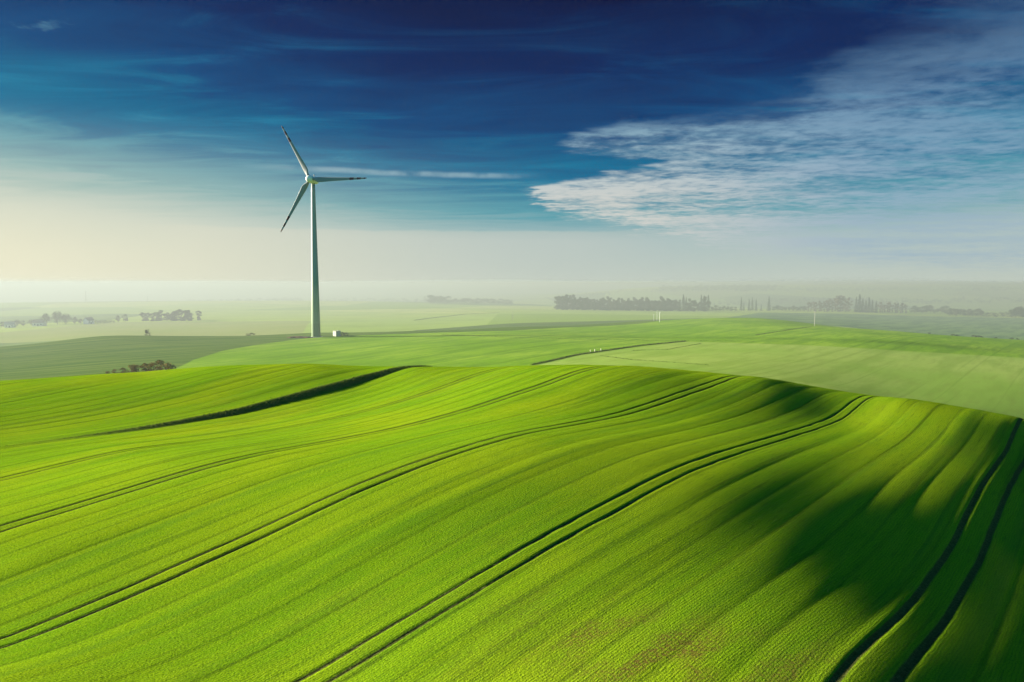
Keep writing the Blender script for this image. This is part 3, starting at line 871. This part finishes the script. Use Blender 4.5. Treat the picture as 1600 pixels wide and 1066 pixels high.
# ------------------------------------------------------------------ cottages, poles, markers, soil
def cottage(px, Y, w, d, h, rz, wallc, roofc, label):
    p = spot(px, Y); c = tag(empty('cottage', p, rz), label, 'cottage')
    bm = bmesh.new(); box(bm, (0, 0, h / 2 - .4), (w, d, h + .8))
    a = [bm.verts.new(q) for q in ((-w / 2, -d / 2, h), (-w / 2, d / 2, h), (-w / 2, 0, h + d * .45), (w / 2, -d / 2, h), (w / 2, d / 2, h), (w / 2, 0, h + d * .45))]
    for f in ((0, 1, 2), (3, 5, 4), (0, 2, 5, 3), (1, 4, 5, 2)): bm.faces.new([a[i] for i in f])
    link('wall', bm, simple('cottage_wall', wallc, .9), c)
    bm = bmesh.new(); k = d * .45; sl = math.atan2(k, d / 2); L = math.hypot(k, d / 2) + .5
    for s in (-1, 1):
        mtx = Matrix.Translation((0, s * d / 4, h + k / 2 + .1)) @ Matrix.Rotation(-s * sl, 4, 'X') @ Matrix.Diagonal((w + .8, L, .18, 1))
        bmesh.ops.create_cube(bm, size=1, matrix=mtx)
    rf = link('roof', bm, simple('cottage_roof', roofc, .9), c)
    bm = bmesh.new(); box(bm, (w * .22, d * .1, h + k + .1), (.7, .7, 1.6)); link('chimney', bm, simple('chimney_brick', (.25, .11, .07), .9), rf)
    gl = simple('window_dark', (.05, .06, .07), .2, .5)
    for x in (-w * .28, w * .28):
        bm = bmesh.new(); box(bm, (x, -d / 2 - .02, h * .55), (1.2, .1, 1.2)); link('window', bm, gl, c)
    bm = bmesh.new(); box(bm, (0, -d / 2 - .03, 1.05), (1.0, .1, 2.1)); link('door', bm, bark, c)


cottage(17, 738, 9, 6, 3.2, R(20), (.72, .70, .62), (.40, .34, .28), 'low white walled cottage at the far left edge among trees')
cottage(63, 758, 11, 7, 3.6, R(8), (.66, .60, .52), (.36, .22, .17), 'pinkish roofed cottage left of the big rounded trees')
cottage(140, 786, 8, 7, 3.8, R(70), (.74, .73, .68), (.12, .11, .11), 'white gabled cottage with dark roof beside the low hedge')


def pole(px, Y, hpx, r, color, label, arm=False, name='utility_pole', cat='pole'):
    p = spot(px, Y); h = hpx * Y / FPX; c = tag(empty(name, p, rr.uniform(-.2, .2)), label, cat)
    mt = simple(name + '_paint', color, .7)
    bm = bmesh.new(); rings(bm, [circle(r, -.5, 12), circle(r * .65, h, 12)]); link('post', bm, mt, c, True)
    if arm:
        bm = bmesh.new(); box(bm, (0, 0, h - .5), (1.8, .12, .14)); ar = link('crossarm', bm, mt, c)
        im = simple('insulator', (.3, .26, .22), .4)
        for x in (-.8, 0, .8):
            bm = bmesh.new(); rings(bm, [circle(.07, h - .43, 8, (x, 0)), circle(.1, h - .3, 8, (x, 0)), circle(.05, h - .12, 8, (x, 0))]); link('insulator', bm, im, ar)


pole(1030, 500, 16, .22, (.80, .80, .74), 'brightest white pole standing on the field edge before the wood', True)
pole(1026, 560, 15, .17, (.62, .64, .60), 'thin grey white pole just left of the brightest white pole', True)
pole(1021, 610, 14, .17, (.55, .57, .54), 'faint thin pole, leftmost of the three together', True)
pole(1272, 445, 24, .13, (.46, .43, .40), 'tall thin pale pole alone on the right of the hilltop', True)
pole(801, 690, 15, .17, (.16, .16, .14), 'thin dark pole in the pale field right of the turbine', True)
pole(137, 1650, 17, .8, (.10, .11, .10), 'faint tall mast on the skyline above the cottages', name='mast', cat='mast')
pole(233, 1620, 9, .6, (.10, .11, .10), 'short faint mast on the skyline above the tree row', name='mast', cat='mast')
for px, Y, lb in [(922.5, 264, 'short pale marker post, left of three beside the ditch'), (929.5, 266.5, 'short pale marker post, middle of three beside the ditch'), (939, 269, 'short pale marker post, right of three beside the ditch')]:
    p = spot(px, Y); c = tag(empty('marker_post', p), lb, 'post')
    bm = bmesh.new(); rings(bm, [circle(.16, -.3, 10), circle(.16, .95, 10), circle(.12, 1.05, 10)]); link('post', bm, simple('marker_paint', (.72, .70, .52), .7), c)
    bm = bmesh.new(); rings(bm, [circle(.175, .72, 10), circle(.175, .86, 10)]); link('band', bm, simple('marker_band', (.5, .46, .25), .7), c)


def heap(px, Y, w, d, h, color, label, seed):
    rnd = random.Random(seed); p = spot(px, Y); bm = bmesh.new()
    bmesh.ops.create_icosphere(bm, subdivisions=4, radius=1)
    for v in bm.verts:
        k = 1 + .25 * math.sin(v.co.x * 5 + seed) * math.cos(v.co.y * 6) + rnd.uniform(-.05, .05)
        v.co = Vector((v.co.x * w / 2 * k, v.co.y * d / 2 * k, max(v.co.z, -.15) * h * k))
    o = link('soil_heap', bm, simple('soil', color, .95, .05, .3, 2.), None, True); o.location = p
    tag(o, label, 'soil heap')


heap(468, 386, 12, 5, .8, (.11, .075, .048), 'low reddish brown soil heap left of the turbine foot', 1)
heap(482, 384, 5, 3, .5, (.12, .075, .048), 'small red soil heap touching the turbine foot', 4)
